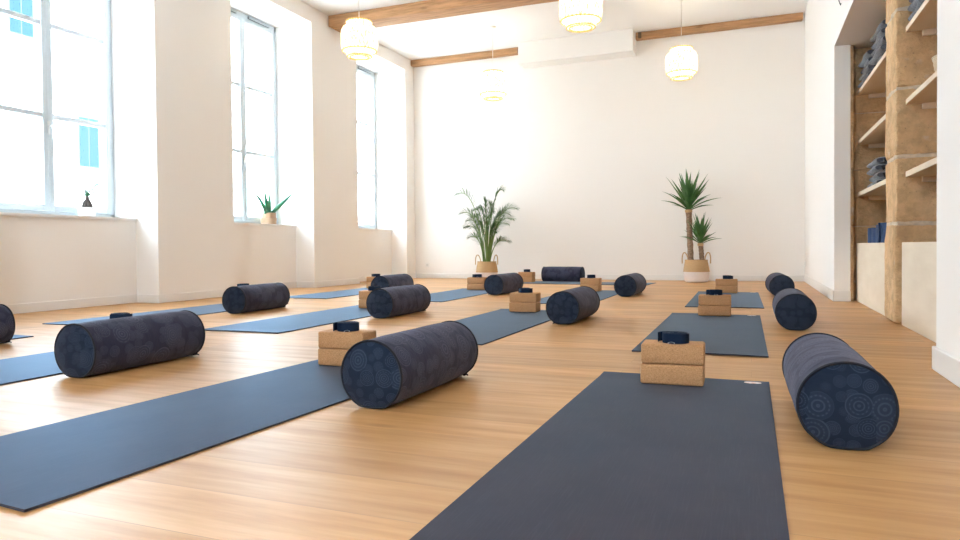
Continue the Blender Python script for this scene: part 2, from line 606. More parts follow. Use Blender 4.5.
ws = sorted(WINS)
bm = NB()
prev_end = YF
for i, (a, b) in enumerate(ws):
    sp = 0.175                                        # the near reveal is splayed
    poly = [(XOUT, prev_end), (XL, prev_end), (XL, a - sp), (XREC, a - sp * 0.45), (XWIN, a), (XOUT, a)]
    prism(bm, poly, -0.12, ZC)
    box(bm, XOUT, XREC, a - sp * 0.45, b, -0.12, ZS - 0.028)
    # lintel
    prism(bm, [(XOUT, a), (XWIN, a), (XREC, a - sp * 0.45), (XL, a - sp), (XL, b), (XOUT, b)], ZL, ZC)
    prev_end = b
prism(bm, [(XOUT, prev_end), (XL, prev_end), (XL, YB), (XOUT, YB)], -0.12, ZC)
struct('wall_left', bm, M['wall'])

# right wall: far part, near part, part above the alcove
bm = NB()
box(bm, 0.853, 1.9, ALC2 + 0.03, YB, -0.12, ZC)
box(bm, XR, 0.853, ALC1, YB, -0.12, ZC)
box(bm, XR, 1.9, YF, ALC0, -0.12, ZC)
box(bm, XR, 0.853, ALC0, ALC1, ALCZ, ZC)
box(bm, 0.853, 1.9, ALC0, ALC2 + 0.03, ALCZ, ZC)
struct('wall_right', bm, M['wall'])

def rough(bm, amp, freq, keep=None):
    for v in bm.verts:
        if keep and keep(v.co):
            continue
        d = noise.noise_vector(v.co * freq) * amp + noise.noise_vector(v.co * freq * 3.1) * amp * 0.45
        v.co += d

def stone_block(bm, x0, x1, y0, y1, z0, z1, step=0.045, amp=0.008, seed=0.0):
    """A hewn block with worn edges: a subdivided box pushed about by noise."""
    b2 = NB()
    box(b2, x0, x1, y0, y1, z0, z1, 0.012, 2)
    for ax, lo, hi in ((0, x0, x1), (1, y0, y1), (2, z0, z1)):
        n = max(1, int((hi - lo) / step))
        for k in range(1, n):
            p = [0, 0, 0]; p[ax] = lo + (hi - lo) * k / n
            q = [0, 0, 0]; q[ax] = 1
            bmesh.ops.bisect_plane(b2, geom=b2.verts[:] + b2.edges[:] + b2.faces[:], plane_co=p, plane_no=q)
    off = Vector((seed, seed * 2, seed * 3))
    for v in b2.verts:
        d = noise.noise_vector((v.co + off) * 7.0) * amp * 0.6 + noise.noise_vector((v.co + off) * 24.0) * amp * 0.6
        v.co += d
    me = bpy.data.meshes.new('tmp')
    b2.to_mesh(me); b2.free()
    bm.from_mesh(me)
    bpy.data.meshes.remove(me)

# stone back of the alcove
bm = NB()
zz = [0, 0.62, 1.10, 1.55, 2.0, ALCZ]
for j in range(len(zz) - 1):
    ys = [ALC0, 4.3, 5.3, 6.2, ALC2] if j % 2 else [ALC0, 3.9, 4.8, 5.7, 6.6, ALC2]
    for k in range(len(ys) - 1):
        stone_block(bm, XBK, 1.9, ys[k] + 0.004, ys[k + 1] - 0.004, zz[j] + 0.004, zz[j + 1] - 0.004, 0.12, 0.008, j + k)
struct('wall_alcove', bm, M['stone'], smooth=60)
# far stone jamb, its face towards the camera
bm = NB()
zz = [0.0, 0.70, 1.23, 1.76, ALCZ]
for j in range(len(zz) - 1):
    stone_block(bm, 0.858, XBK, ALC2 - 0.02, ALC2 + 0.025, zz[j] + 0.002, zz[j + 1] - 0.002, 0.05, 0.006, j * 1.3)
    stone_block(bm, 0.852, 0.885, ALC1 + 0.012, ALC2, zz[j] + 0.002, zz[j + 1] - 0.002, 0.05, 0.008, 3 + j * 1.3)
jamb = struct('trim_1', bm, M['stone'], smooth=60)
bm = NB()
for z in zz[1:-1]:
    stone_block(bm, 0.862, 1.60, ALC2 - 0.012, ALC2 + 0.02, z - 0.012, z + 0.010, 0.04, 0.008, z * 5)
obj('mortar_joints', bm, M['mortar'], jamb, 60)
# stone pillar between the two bays
bm = NB()
zz = [0.0, 0.665, 1.10, 1.545, 2.06, ALCZ]
for j in range(len(zz) - 1):
    stone_block(bm, 0.878 + 0.004 * (j % 2), XBK, 5.165 + 0.004 * ((j + 1) % 2), 5.55, zz[j] + 0.010, zz[j + 1] - 0.010, 0.05, 0.010, 4 + j * 2.1)
pil = struct('pillar_stone', bm, M['stone'], smooth=60)
bm = NB()
for z in zz[1:-1]:
    stone_block(bm, 0.884, 1.60, 5.172, 5.54, z - 0.020, z + 0.020, 0.035, 0.016, z * 7)
mo = obj('mortar_joints', bm, M['mortar'], pil, 60)

# baseboards
def board_run(name, segs, h=0.085):
    bm = NB()
    for (x0, x1, y0, y1) in segs:
        box(bm, x0, x1, y0, y1, 0.0, h, 0.004, 1)
    return struct(name, bm, M['trim'])
segs = []
prev_end = YF
for (a, b) in ws:
    sp = 0.175
    segs.append((XL, XL + 0.014, prev_end - 0.014, a - sp))
    segs.append((XREC, XREC + 0.014, a - sp * 0.45, b))
    segs.append((XREC, XL, b - 0.014, b))
    prev_end = b
segs.append((XL, XL + 0.014, prev_end - 0.014, YB))
board_run('baseboard_left', segs)
board_run('baseboard_back', [(XL + 0.014, XR - 0.014, YB - 0.014, YB)])
board_run('baseboard_right', [(XR - 0.014, XR, ALC1 - 0.014, YB), (XR - 0.014, 0.855, ALC1 - 0.014, ALC1),
                              (XR - 0.014, XR, YF, ALC0 + 0.014), (XR - 0.014, 0.95, ALC0, ALC0 + 0.014)], 0.10)

# boxed soffit on the back wall and the ceiling beams
bm = NB(); box(bm, -3.50, -1.665, 10.56, YB, 3.50, ZC, 0.006, 2)
struct('trim_2', bm, M['wall'])

def beam(name, x0, x1, y0, y1, z0, bev=0.012, dark_at=()):
    b2 = NB()
    box(b2, x0, x1, y0, y1, z0, ZC - 0.002, bev, 2)
    n = int((x1 - x0) / 0.16)
    for k in range(1, n):
        bmesh.ops.bisect_plane(b2, geom=b2.verts[:] + b2.edges[:] + b2.faces[:], plane_co=(x0 + (x1 - x0) * k / n, 0, 0), plane_no=(1, 0, 0))
    for v in b2.verts:
        if v.co.z < ZC - 0.01:
            v.co += noise.noise_vector(v.co * 1.7) * 0.008
    o = struct(name, b2, M['beam'], smooth=40)
    for (p, q) in dark_at:
        bm = NB(); box(bm, p, q, y0 - 0.007, y0 + 0.05, z0 + 0.005, ZC - 0.004, 0.004, 1)
        obj('dark_end', bm, M['beam_dark'], o, 40)
    return o
beam('ceiling_beam', XL + 0.002, XR - 0.002, 8.27, 8.58, 3.68)
beam('ceiling_beam.001', XL + 0.002, -3.505, 10.79, YB - 0.002, 3.735, 0.008, [(-3.585, -3.515)])
beam('ceiling_beam.002', -1.66, XR - 0.03, 10.79, YB - 0.002, 3.735, 0.008, [(-1.62, -1.57)])

# ------------------------------------------------------------------ windows
def window(idx, a, b, xw=XWIN, xr=XREC, sp=0.08, turn=0):
    bm = NB()
    fw = 0.045
    box(bm, xw - 0.08, xw, a, a + fw, ZS, ZL, 0.004, 1)
    box(bm, xw - 0.08, xw, b - fw, b, ZS, ZL, 0.004, 1)
    box(bm, xw - 0.08, xw, a, b, ZS, ZS + 0.045, 0.004, 1)
    box(bm, xw - 0.08, xw, a, b, ZL - 0.075, ZL, 0.004, 1)
    w = struct('window_%d' % idx, bm, M['frame'], smooth=40)
    mid = (a + b) / 2
    z0, z1 = ZS + 0.045, ZL - 0.075
    for s, (p, q) in enumerate(((a + fw, mid), (mid, b - fw))):
        st = 0.052
        bm = NB()
        X0, X1 = xw - 0.062, xw + 0.012
        box(bm, X0, X1, p, p + st, z0, z1, 0.006, 2)
        box(bm, X0, X1, q - st, q, z0, z1, 0.006, 2)
        box(bm, X0, X1, p + st, q - st, z0, z0 + 0.06, 0.006, 2)
        box(bm, X0, X1, p + st, q - st, z1 - 0.05, z1, 0.006, 2)
        for zb in (1.812, 2.672):
            box(bm, xw - 0.045, xw + 0.002, p + st, q - st, zb - 0.023, zb + 0.023, 0.003, 1)
        sa = obj('sash', bm, M['frame'], w, 40)
        bm = NB()
        box(bm, xw - 0.030, xw - 0.024, p + st - 0.005, q - st + 0.005, z0 + 0.05, z1 - 0.04)
        obj('pane', bm, M['glass'], sa, 0)
        bm = NB()
        y0, y1 = p + st + 0.06, q - st - 0.06
        box(bm, xw - 0.0, xw + 0.022, y0, y1, ZL - 0.058, ZL - 0.020, 0.007, 2)
        v = obj('vent_grille', bm, M['vent'], w, 40)
        bm = NB()
        for k in range(3):
            zc = ZL - 0.049 + k * 0.010
            box(bm, xw + 0.020, xw + 0.026, y0 + 0.01, y1 - 0.01, zc - 0.003, zc + 0.003)
        obj('grille_slats', bm, M['frame'], v, 0)
    # handle on the meeting stile
    bm = NB()
    box(bm, xw + 0.012, xw + 0.022, mid - 0.013, mid + 0.013, 1.63, 1.76, 0.004, 2)
    tube(bm, [(xw + 0.02, mid, 1.715), (xw + 0.055, mid, 1.715), (xw + 0.058, mid + 0.012, 1.70), (xw + 0.058, mid + 0.018, 1.59)], 0.009, 8)
    obj('window_handle', bm, M['metal'], w, 40)
    # sill ledge
    bm = NB()
    prism(bm, [(xw - 0.01, a - 0.002), (xr + 0.02, a - sp), (xr + 0.02, b), (xw - 0.01, b)], ZS - 0.028, ZS)
    obj('window_sill', bm, M['trim'], w, 0)
    w.rotation_euler = (0, 0, R(turn))
for i, (a, b) in enumerate(WINS):
    window(i + 1, a, b)
for i, (a, b) in enumerate(FILL_WIN):
    window(len(WINS) + 1 + i, -b, -a, YF - 0.15, YF, 0.0, 90)  # added out of view to brighten the block and bolster fronts

# ------------------------------------------------------------------ outside
bm = NB(); box(bm, -14.0, XOUT - 0.02, -25, 40, -0.35, -0.25)
struct('street_outside', bm, M['paving'])
fac = thing('facade_building', 'pale building across the street, seen through the tall windows', 'building', (-13.4, 9.0, -0.3))
bm = NB(); box(bm, -0.6, 0.4, -30, 30, 0, 13.0)
obj('facade_wall', bm, M['facade'], fac, 0)
for y in (-18.4, -15.9, -13.3, -10.6, -8.0, -5.4, -2.7, -0.19, 1.2, 16.5, 19.2):
    for z, h in ((2.62, 1.05), (5.0, 1.35), (8.2, 1.35)):
        if y == -0.19 and z < 3 or y == 1.2 and z > 3:
            continue
        bm = NB()
        box(bm, 0.36, 0.42, y - 0.06, y + 0.46, z - 0.05, z + h, 0.01, 1)
        fwn = obj('facade_window', bm, M['shutter'], fac, 40)
        bm = NB()
        box(bm, 0.40, 0.425, y - 0.02, y + 0.19, z, z + h - 0.04)
        box(bm, 0.40, 0.425, y + 0.21, y + 0.42, z, z + h - 0.04)
        obj('facade_pane', bm, M['facade_pane'], fwn, 0)
        bm = NB()
        for k in range(5):
            box(bm, 0.38, 0.44, y - 0.08, y + 0.5, z - 0.62 + k * 0.09, z - 0.60 + k * 0.09)
        obj('balcony_rail', bm, M['shutter'], fwn, 0)

# ------------------------------------------------------------------ yoga mats
MW, ML, MH = 0.635, 2.03, 0.006
def make_mat():
    t = thing('yoga_mat', '', 'yoga mat', group='dark yoga mats laid out on the floor')
    bm = NB()
    nx, ny = 8, 24
    def zz(x, y):
        e = max(0.0, abs(y) - (ML / 2 - 0.10)) / 0.10
        return 0.0035 * e * e * (0.5 + 0.5 * math.sin(x * 7 + (3 if y > 0 else 1)))
    for lay in (0, 1):
        g = [[bm.verts.new((-MW / 2 + MW * i / nx, -ML / 2 + ML * j / ny, 0.0005 + (MH if lay else 0) + zz(-MW / 2 + MW * i / nx, -ML / 2 + ML * j / ny))) for j in range(ny + 1)] for i in range(nx + 1)]
        if lay == 0:
            lo = g
        else:
            hi = g
        for i in range(nx):
            for j in range(ny):
                bm.faces.new((g[i][j], g[i + 1][j], g[i + 1][j + 1], g[i][j + 1]))
    ring = [(i, 0) for i in range(nx)] + [(nx, j) for j in range(ny)] + [(i, ny) for i in range(nx, 0, -1)] + [(0, j) for j in range(ny, 0, -1)]
    for k in range(len(ring)):
        (i, j), (p, q) = ring[k], ring[(k + 1) % len(ring)]
        bm.faces.new((lo[i][j], lo[p][q], hi[p][q], hi[i][j]))
    obj('mat_sheet', bm, M['mat'], t, 50)
    bm = NB()
    prof = [(0.0, MH + 0.0022), (0.030, MH + 0.0020), (0.031, MH)]
    lathe(bm, prof, 24)
    for v in bm.verts:
        v.co.y *= 0.5
        v.co.x += MW / 2 - 0.058
        v.co.y += ML / 2 - 0.040
    lo_ = obj('printed_logo', bm, M['logo'], t, 40)
    lo_['label'] = 'small pale pink oval logo'
    return t

COL = {'A': 'row beside the alcove', 'B': 'second row from the alcove',
       'C': 'second row from the windows', 'D': 'row along the windows'}
ROW = {1: 'front', 2: 'middle', 3: 'rear'}
mats = {('A', 1): (-0.255, 1.815, 0.0), ('A', 2): (-0.250, 4.485, 0.4), ('A', 3): (-0.232, 7.155, 0.8),
        ('B', 1): (-1.635, 1.965, -2.9), ('B', 2): (-1.668, 4.445, -0.3), ('B', 3): (-1.690, 7.125, 0.0),
        ('C', 1): (-3.090, 1.850, -0.3), ('C', 2): (-3.085, 4.520, 0.3), ('C', 3): (-3.135, 7.060, 0.3),
        ('D', 1): (-4.475, 1.905, 0.0), ('D', 2): (-4.500, 4.465, 0.2), ('D', 3): (-4.510, 7.130, 0.2)}
proto = make_mat()
first = True
for (c, r), (x, y, a) in mats.items():
    lab = 'dark rubber yoga mat, %s mat in the %s' % (ROW[r], COL[c])
    if first:
        proto.location = (x, y, 0); proto.rotation_euler = (0, 0, R(a)); proto['label'] = lab
        first = False
    else:
        d_ = dup(proto, (x, y, 0), R(a), lab)
        if c != 'A':                          # the oval logo shows on the right-hand mats only
            for ch in list(d_.children):
                if ch.name.startswith('printed_logo'):
                    bpy.data.objects.remove(ch)
d_ = dup(proto, (-2.30, 9.74, 0), R(-94.8 + 180), 'dark yoga mat lying crosswise in front of the back wall')
for ch in list(d_.children):
    if ch.name.startswith('printed_logo'):
        bpy.data.objects.remove(ch)

# ------------------------------------------------------------------ bolsters
BL, BR = 0.64, 0.119
def make_bolster():
    t = thing('yoga_bolster', '', 'bolster', group='cylindrical yoga bolsters beside the mats')
    n, m = 56, 40
    bm = NB()
    uvl = bm.loops.layers.uv.new('UVMap')
    rings = []
    for j in range(m + 1):
        s = -1 + 2 * j / m
        x = s * (BL / 2 - 0.012)
        r = BR * (1.0 - 0.03 * abs(s) ** 6 - 0.012 * abs(s) ** 2)
        ring = []
        for k in range(n):
            th = 2 * PI * k / n
            w = 1 + 0.006 * math.sin(3 * th + 5 * s) + 0.008 * noise.noise(Vector((x * 9, math.cos(th) * 1.3, math.sin(th) * 1.3)))
            yy, zz = r * w * math.cos(th), r * w * math.sin(th)
            if zz < -0.105:
                zz = -0.105 + (zz + 0.105) * 0.33
            ring.append(bm.verts.new((x, yy, zz + 0.1100)))
        rings.append(ring)
    for j in range(m):
        for k in range(n):
            q = (k + 1) % n
            f = bm.faces.new((rings[j][k], rings[j][q], rings[j + 1][q], rings[j + 1][k]))
            for lp, (kk, jj) in zip(f.loops, ((k, j), (k + 1, j), (k + 1, j + 1), (k, j + 1))):
                lp[uvl].uv = (2 * PI * BR * kk / n, (BL) * jj / m)
    end_rings = (rings[0], rings[-1])
    ec = [[v.co.copy() for v in r] for r in end_rings]
    obj('bolster_cover', bm, M['bolster'], t, 60)
    for e, pts in enumerate(ec):
        sg = -1 if e == 0 else 1
        cen = Vector((pts[0].x, 0, 0.1100))
        bm = NB()
        uvl = bm.loops.layers.uv.new('UVMap')
        layers = []
        for q in (1.0, 0.93, 0.8, 0.6, 0.4, 0.2):
            dome = 0.020 * (1 - q ** 3)
            layers.append([bm.verts.new((p.x + sg * dome + sg * 0.004 * noise.noise(Vector((p.y * 14 * q, p.z * 14 * q, e * 3))) * (1 - q), cen.y + (p.y - cen.y) * q, cen.z + (p.z - cen.z) * q)) for p in pts])
        cv = bm.verts.new((cen.x + sg * 0.020, cen.y, cen.z))
        for a, b in zip(layers[:-1], layers[1:]):
            for k in range(n):
                bm.faces.new((a[k], a[(k + 1) % n], b[(k + 1) % n], b[k]))
        for k in range(n):
            bm.faces.new((layers[-1][k], layers[-1][(k + 1) % n], cv))
        for f in bm.faces:
            for lp in f.loops:
                lp[uvl].uv = (lp.vert.co.y + 1.7 * e + 0.31, lp.vert.co.z + 0.9 * e)
        en = obj('end_panel', bm, M['bolster_end'], t, 60)
        en['label'] = 'round navy mandala end panel, bluish light in its colour'
        bm = NB()
        tube(bm, [(p.x + sg * 0.001, cen.y + (p.y - cen.y) * 1.008, cen.z + (p.z - cen.z) * (1.008 if p.z > 0.03 else 0.99)) for p in pts], 0.0042, 6, closed=True)
        obj('piping', bm, M['piping'], t, 60)
    bm = NB()
    box(bm, BL / 2 - 0.03, BL / 2 - 0.005, -0.066, -0.058, 0.006, 0.020, 0.002, 1)
    tube(bm, [(BL / 2 - 0.012, -0.062, 0.012), (BL / 2 - 0.003, -0.064, 0.008), (BL / 2 + 0.003, -0.066, 0.005)], 0.003, 6)
    z = obj('zip_pull', bm, M['piping'], t, 40)
    return t

bol = {('A', 1): (0.222, 2.285, 91.0), ('A', 2): (0.255, 4.94, 90), ('A', 3): (0.273, 7.84, 92.5),
       ('B', 1): (-1.162, 2.27, 88.5), ('B', 2): (-1.192, 4.84, 89.2), ('B', 3): (-1.222, 7.52, 89),
       ('C', 1): (-2.64, 2.335, 91), ('C', 2): (-2.610, 4.83, 89), ('C', 3): (-2.652, 7.43, 87.5),
       ('D', 1): (-4.05, 2.345, 90), ('D', 2): (-4.00, 4.81, 93), ('D', 3): (-3.84, 6.94, 92)}
EXTRA = {('A', 1): ', creased at the top'}
proto = make_bolster()
first = True
for (c, r), (x, y, a) in bol.items():
    lab = 'navy mandala print bolster beside the %s mat, %s' % (ROW[r], COL[c])
    if first:
        proto.location = (x, y, 0.001); proto.rotation_euler = (0, 0, R(a)); proto['label'] = lab
        first = False
    else:
        dup(proto, (x, y, 0.001), R(a + (180 if (c, r) in (('B', 2), ('C', 3), ('A', 3)) else 0)), lab)
dup(proto, (-2.68, 10.19, 0.001), R(-4.8), 'navy mandala print bolster lying lengthwise along the back wall')

# ------------------------------------------------------------------ cork blocks and straps
BX, BY, BZ = 0.230, 0.132, 0.0755
def make_block():
    bm = NB()
    box(bm, -BX / 2, BX / 2, -BY / 2, BY / 2, 0, BZ, 0.0085, 3)
    return obj('cork_block', bm, M['cork'], None, 40)

def make_strap():
    t = thing('yoga_strap', '', 'strap', group='rolled navy yoga straps on the cork stacks')
    h, turns, r0, r1 = 0.038, 7, 0.006, 0.048
    n = turns * 28
    th = (r1 - r0) / turns * 0.96
    bm = NB()
    rows = []
    for i in range(n + 1):
        u = i / n
        a = u * turns * 2 * PI
        r = r0 + (r1 - r0) * u
        ca, sa = math.cos(a), math.sin(a)
        wob = 0.0012 * math.sin(a * 0.37 + 1)
        rows.append([bm.verts.new((rr * ca, rr * sa * 0.94, z)) for rr, z in
                     ((r - th / 2, 0.001 + wob * .3), (r + th / 2, 0.001 + wob * .3), (r + th / 2, h + wob), (r - th / 2, h + wob))])
    for a, b in zip(rows[:-1], rows[1:]):
        for k in range(4):
            bm.faces.new((a[k], b[k], b[(k + 1) % 4], a[(k + 1) % 4]))
    bm.faces.new(rows[0]); bm.faces.new(rows[-1])
    obj('coil', bm, M['strap'], t, 40)
    # loose tail standing off the coil's left side
    bm = NB()
    pts = [(0.030, 0.044), (0.0, 0.050), (-0.034, 0.046), (-0.056, 0.030), (-0.064, 0.012), (-0.063, -0.004)]
    pr = []
    for i, (x, y) in enumerate(pts):
        x2, y2 = pts[min(i + 1, len(pts) - 1)]; x1, y1 = pts[max(i - 1, 0)]
        d = Vector((x2 - x1, y2 - y1)).normalized()
        nx, ny = -d.y * 0.0015, d.x * 0.0015
        pr.append([bm.verts.new(p) for p in ((x + nx, y + ny, 0.001), (x - nx, y - ny, 0.001), (x - nx, y - ny, h - 0.001), (x + nx, y + ny, h - 0.001))])
    for a, b in zip(pr[:-1], pr[1:]):
        for k in range(4):
            bm.faces.new((a[k], b[k], b[(k + 1) % 4], a[(k + 1) % 4]))
    bm.faces.new(pr[0]); bm.faces.new(pr[-1])
    obj('loose_end', bm, M['strap'], t, 30)
    bm = NB()
    tube(bm, [(-0.012 + 0.012 * math.cos(q), -0.0525, 0.010 + 0.010 * math.sin(q)) for q in [2 * PI * k / 16 for k in range(16)]], 0.0016, 6, closed=True)
    for v in bm.verts:
        v.co.z = max(0.0012, v.co.z * 0.4)
    b = obj('buckle', bm, M['metal'], t, 60)
    b['label'] = 'metal ring buckle'
    return t

stacks = {('A', 1): (-0.281, 2.705, 1.5, 0.00), ('A', 2): (-0.257, 5.415, 1, -0.004), ('A', 3): (-0.257, 8.02, 0, 0.0),
          ('B', 1): (-1.705, 2.650, 1.0, 0.0), ('B', 2): (-1.720, 5.315, 0, -0.01), ('B', 3): (-1.765, 7.99, -2, 0.0),
          ('C', 1): (-3.130, 2.67, 0, 0.0), ('C', 2): (-3.110, 5.265, 0, 0.0), ('C', 3): (-3.185, 7.92, 0, 0.0),
          ('D', 2): (-4.640, 5.38, 0, 0.0), ('D', 3): (-4.610, 7.88, 0, 0.0), ('T', 0): (-3.140, 9.80, -5, 0.0)}
strap_rot = {('A', 1): 3, ('A', 2): 20, ('A', 3): 160, ('B', 1): 40, ('B', 2): 200, ('B', 3): 110, ('C', 1): 200, ('C', 2): 250,
             ('C', 3): 30, ('D', 2): 80, ('D', 3): 20, ('T', 0): 100}
blk0 = make_block(); st0 = make_strap()
ub = us = False
for key, (x, y, a, dx) in stacks.items():
    c, r = key
    where = ('the %s mat, %s' % (ROW[r], COL[c])) if c != 'T' else 'the crosswise mat before the back wall'
    for lv, wd in ((0, 'lower'), (1, 'upper')):
        b = blk0 if not ub else blk0.copy()
        if ub:
            C.objects.link(b)
        ub = True
        b.location = (x + 0.002 * lv, y + (0.0015 if lv else 0), MH + 0.0016 + lv * (BZ + 0.0012))
        b.rotation_euler = (0, 0, R(a + (0.6 if lv else -0.3)))
        tag(b, '%s cork block on %s' % (wd, where), 'yoga block', 'cork yoga blocks stacked in pairs')
    loc = (x + 0.01 + dx, y - 0.006, MH + 0.0018 + 2 * BZ + 0.0018)
    lab = 'rolled navy strap on cork blocks, %s' % where
    if not us:
        st0.location = loc; st0.rotation_euler = (0, 0, R(strap_rot[key])); st0['label'] = lab
        us = True
    else:
        dup(st0, loc, R(strap_rot[key]), lab)

# ------------------------------------------------------------------ pendant lamps
def make_lamp():
    t = thing('pendant_lamp', '', 'lamp', group='bamboo pendant lamps hanging from the ceiling')
    Rr = 0.207
    bm = NB()
    prof = [(Rr * .70, 0.42), (Rr * .70, 0.372), (Rr * .90, 0.352), (Rr * .985, 0.31), (Rr, 0.26), (Rr, 0.16), (Rr * .985, 0.125), (Rr * .93, 0.092), (Rr * .76, 0.085)]
    inner = [(r - 0.006, z) for r, z in reversed(prof)]
    lathe(bm, prof + inner, 40, close=True)
    s = obj('shade', bm, M['shade'], t, 50)
    bm = NB()
    prof = [(Rr * .73, 0.098), (Rr * .72, 0.055), (Rr * .68, 0.028), (Rr * .56, 0.022)]
    lathe(bm, prof + [(r - 0.006, z + 0.002) for r, z in reversed(prof)], 36, close=True)
    obj('lower_tier', bm, M['shade'], t, 50)
    for r, z in ((Rr * .70, 0.42), (Rr * .93, 0.090), (Rr * .66, 0.026), (Rr * .52, 0.020)):
        bm = NB()
        tube(bm, [(r * math.cos(2 * PI * k / 40), r * math.sin(2 * PI * k / 40), z) for k in range(40)], 0.008, 6, closed=True)
        obj('rim', bm, M['rim'], t, 60)
    bm = NB()
    lathe(bm, [(0, 0.30), (0.016, 0.29), (0.018, 0.25), (0.045, 0.21), (0.055, 0.17), (0.045, 0.13), (0.022, 0.112), (0, 0.108)], 20)
    obj('bulb', bm, M['bulb'], t, 60)
    bm = NB()
    lathe(bm, [(0, 0.40), (0.016, 0.398), (0.024, 0.38), (0.024, 0.29), (0, 0.289)], 16)
    for k in range(3):
        a = 2 * PI * k / 3
        tube(bm, [(0.02 * math.cos(a), 0.02 * math.sin(a), 0.385), (Rr * .69 * math.cos(a), Rr * .69 * math.sin(a), 0.415)], 0.003, 6)
    obj('bulb_holder', bm, M['plastic'], t, 40)
    return t
lamps = [((-4.16, 6.80, 2.70), 'pendant lamp hanging beside the left end of the near ceiling beam'),
         ((-3.60, 9.66, 2.74), 'pendant lamp nearest the left part of the back wall, above the palm'),
         ((-1.53, 6.55, 2.625), 'pendant lamp cut off by the top edge of the photo'),
         ((-0.865, 9.55, 2.75), 'pendant lamp in front of the right end of the back wall beam')]
lamp0 = make_lamp()
for i, (loc, lab) in enumerate(lamps):
    lm = lamp0 if i == 0 else dup(lamp0, loc, 0.4 * i, lab)
    lm.location = loc; lm['label'] = lab
    H = ZC - loc[2]
    bm = NB()
    tube(bm, [(0, 0, 0.38), (0, 0, H - 0.02)], 0.004, 6)
    obj('cord', bm, M['wire'], lm, 40)
    bm = NB()
    lathe(bm, [(0, H - 0.03), (0.03, H - 0.028), (0.05, H - 0.012), (0.052, H - 0.001), (0, H - 0.001)], 24)
    obj('ceiling_rose', bm, M['plastic'], lm, 50)

# ------------------------------------------------------------------ floor plants
def belly_basket(parent, hgt, rmax, white):
    """Soft seagrass basket: natural above, painted white below, two loop handles."""
    def rad(u):
        return rmax * (0.86 + 0.14 * math.sin(PI * min(1, u * 1.02) ** 0.8)) * (0.93 if u < 0.02 else 1)
    def shell(z0, z1, cap):
        us = [z0 + (z1 - z0) * k / 12 for k in range(13)]
        outer = [(rad(u / hgt), u) for u in us]
        inner = [(r - 0.010, z) for r, z in reversed(outer)]
        b = NB()
        if cap:
            lathe(b, [(0, z0)] + outer + inner[:-1] + [(rad(z0 / hgt) - 0.01, z0 + 0.01), (0, z0 + 0.01)], 40)
        else:
            lathe(b, outer + inner, 40, close=True)
        return b
    bk = obj('basket', shell(white, hgt, False), M['wicker'], parent, 50)
    w = obj('painted_base', shell(0.001, white, True), M['wicker_white'], bk, 50)
    w['label'] = 'white painted lower half'
    bm = NB()
    for z in (white + 0.004, hgt - 0.002):
        r = rad(z / hgt)
        tube(bm, [(r * math.cos(2 * PI * k / 40), r * math.sin(2 * PI * k / 40), z) for k in range(40)], 0.007, 6, closed=True)
    obj('braided_rim', bm, M['wicker'], bk, 60)
    for s in (-1, 1):
        bm = NB()
        pts = []
        for k in range(13):
            a = PI * k / 12
            pts.append((s * (rad(1) - 0.002 - 0.042 * math.cos(a) + 0.012 * math.sin(a)), 0.015 * math.cos(a), hgt - 0.05 + 0.16 * math.sin(a) ** 0.8))
        pts = [(x, y * 1.0, z) for x, y, z in pts]
        tube(bm, pts, 0.008, 6)
        h = obj('handle', bm, M['wicker'], bk, 60)
        h.rotation_euler = (0, 0, 0)
    bm = NB()
    lathe(bm, [(0, hgt - 0.045), (rad(0.85) - 0.012, hgt - 0.05), (rad(0.8) - 0.012, hgt - 0.07), (0, hgt - 0.07)], 32)
    obj('soil', bm, M['soil'], parent, 40)
    return bk

def leaf_blade(bm, base, dirv, length, width, droop, fold=0.25, nseg=5, side=None):
    """A tapering blade folded along its midrib and bent down by `droop`."""
    d = Vector(dirv).normalized()
    side = Vector(side).normalized() if side is not None else d.cross(Vector((0, 0, 1)))
    if side.length < 1e-3:
        side = Vector((1, 0, 0))
    side.normalize()
    p = Vector(base)
    rows = []
    for k in range(nseg + 1):
        u = k / nseg
        w = width * (0.55 + 0.9 * u if u < 0.5 else 2.0 * (1 - u)) if u > 0 else width * 0.55
        w = max(w, 0.0004)
        nrm = side.cross(d).normalized()
        rows.append((bm.verts.new(p - side * w / 2 + nrm * w * fold), bm.verts.new(p), bm.verts.new(p + side * w / 2 + nrm * w * fold)))
        p = p + d * (length / nseg)
        d = (d + Vector((0, 0, -1)) * droop / nseg).normalized()
        side = (side - d * side.dot(d)).normalized()
    for a, b in zip(rows[:-1], rows[1:]):
        bm.faces.new((a[0], a[1], b[1], b[0]))
        bm.faces.new((a[1], a[2], b[2], b[1]))

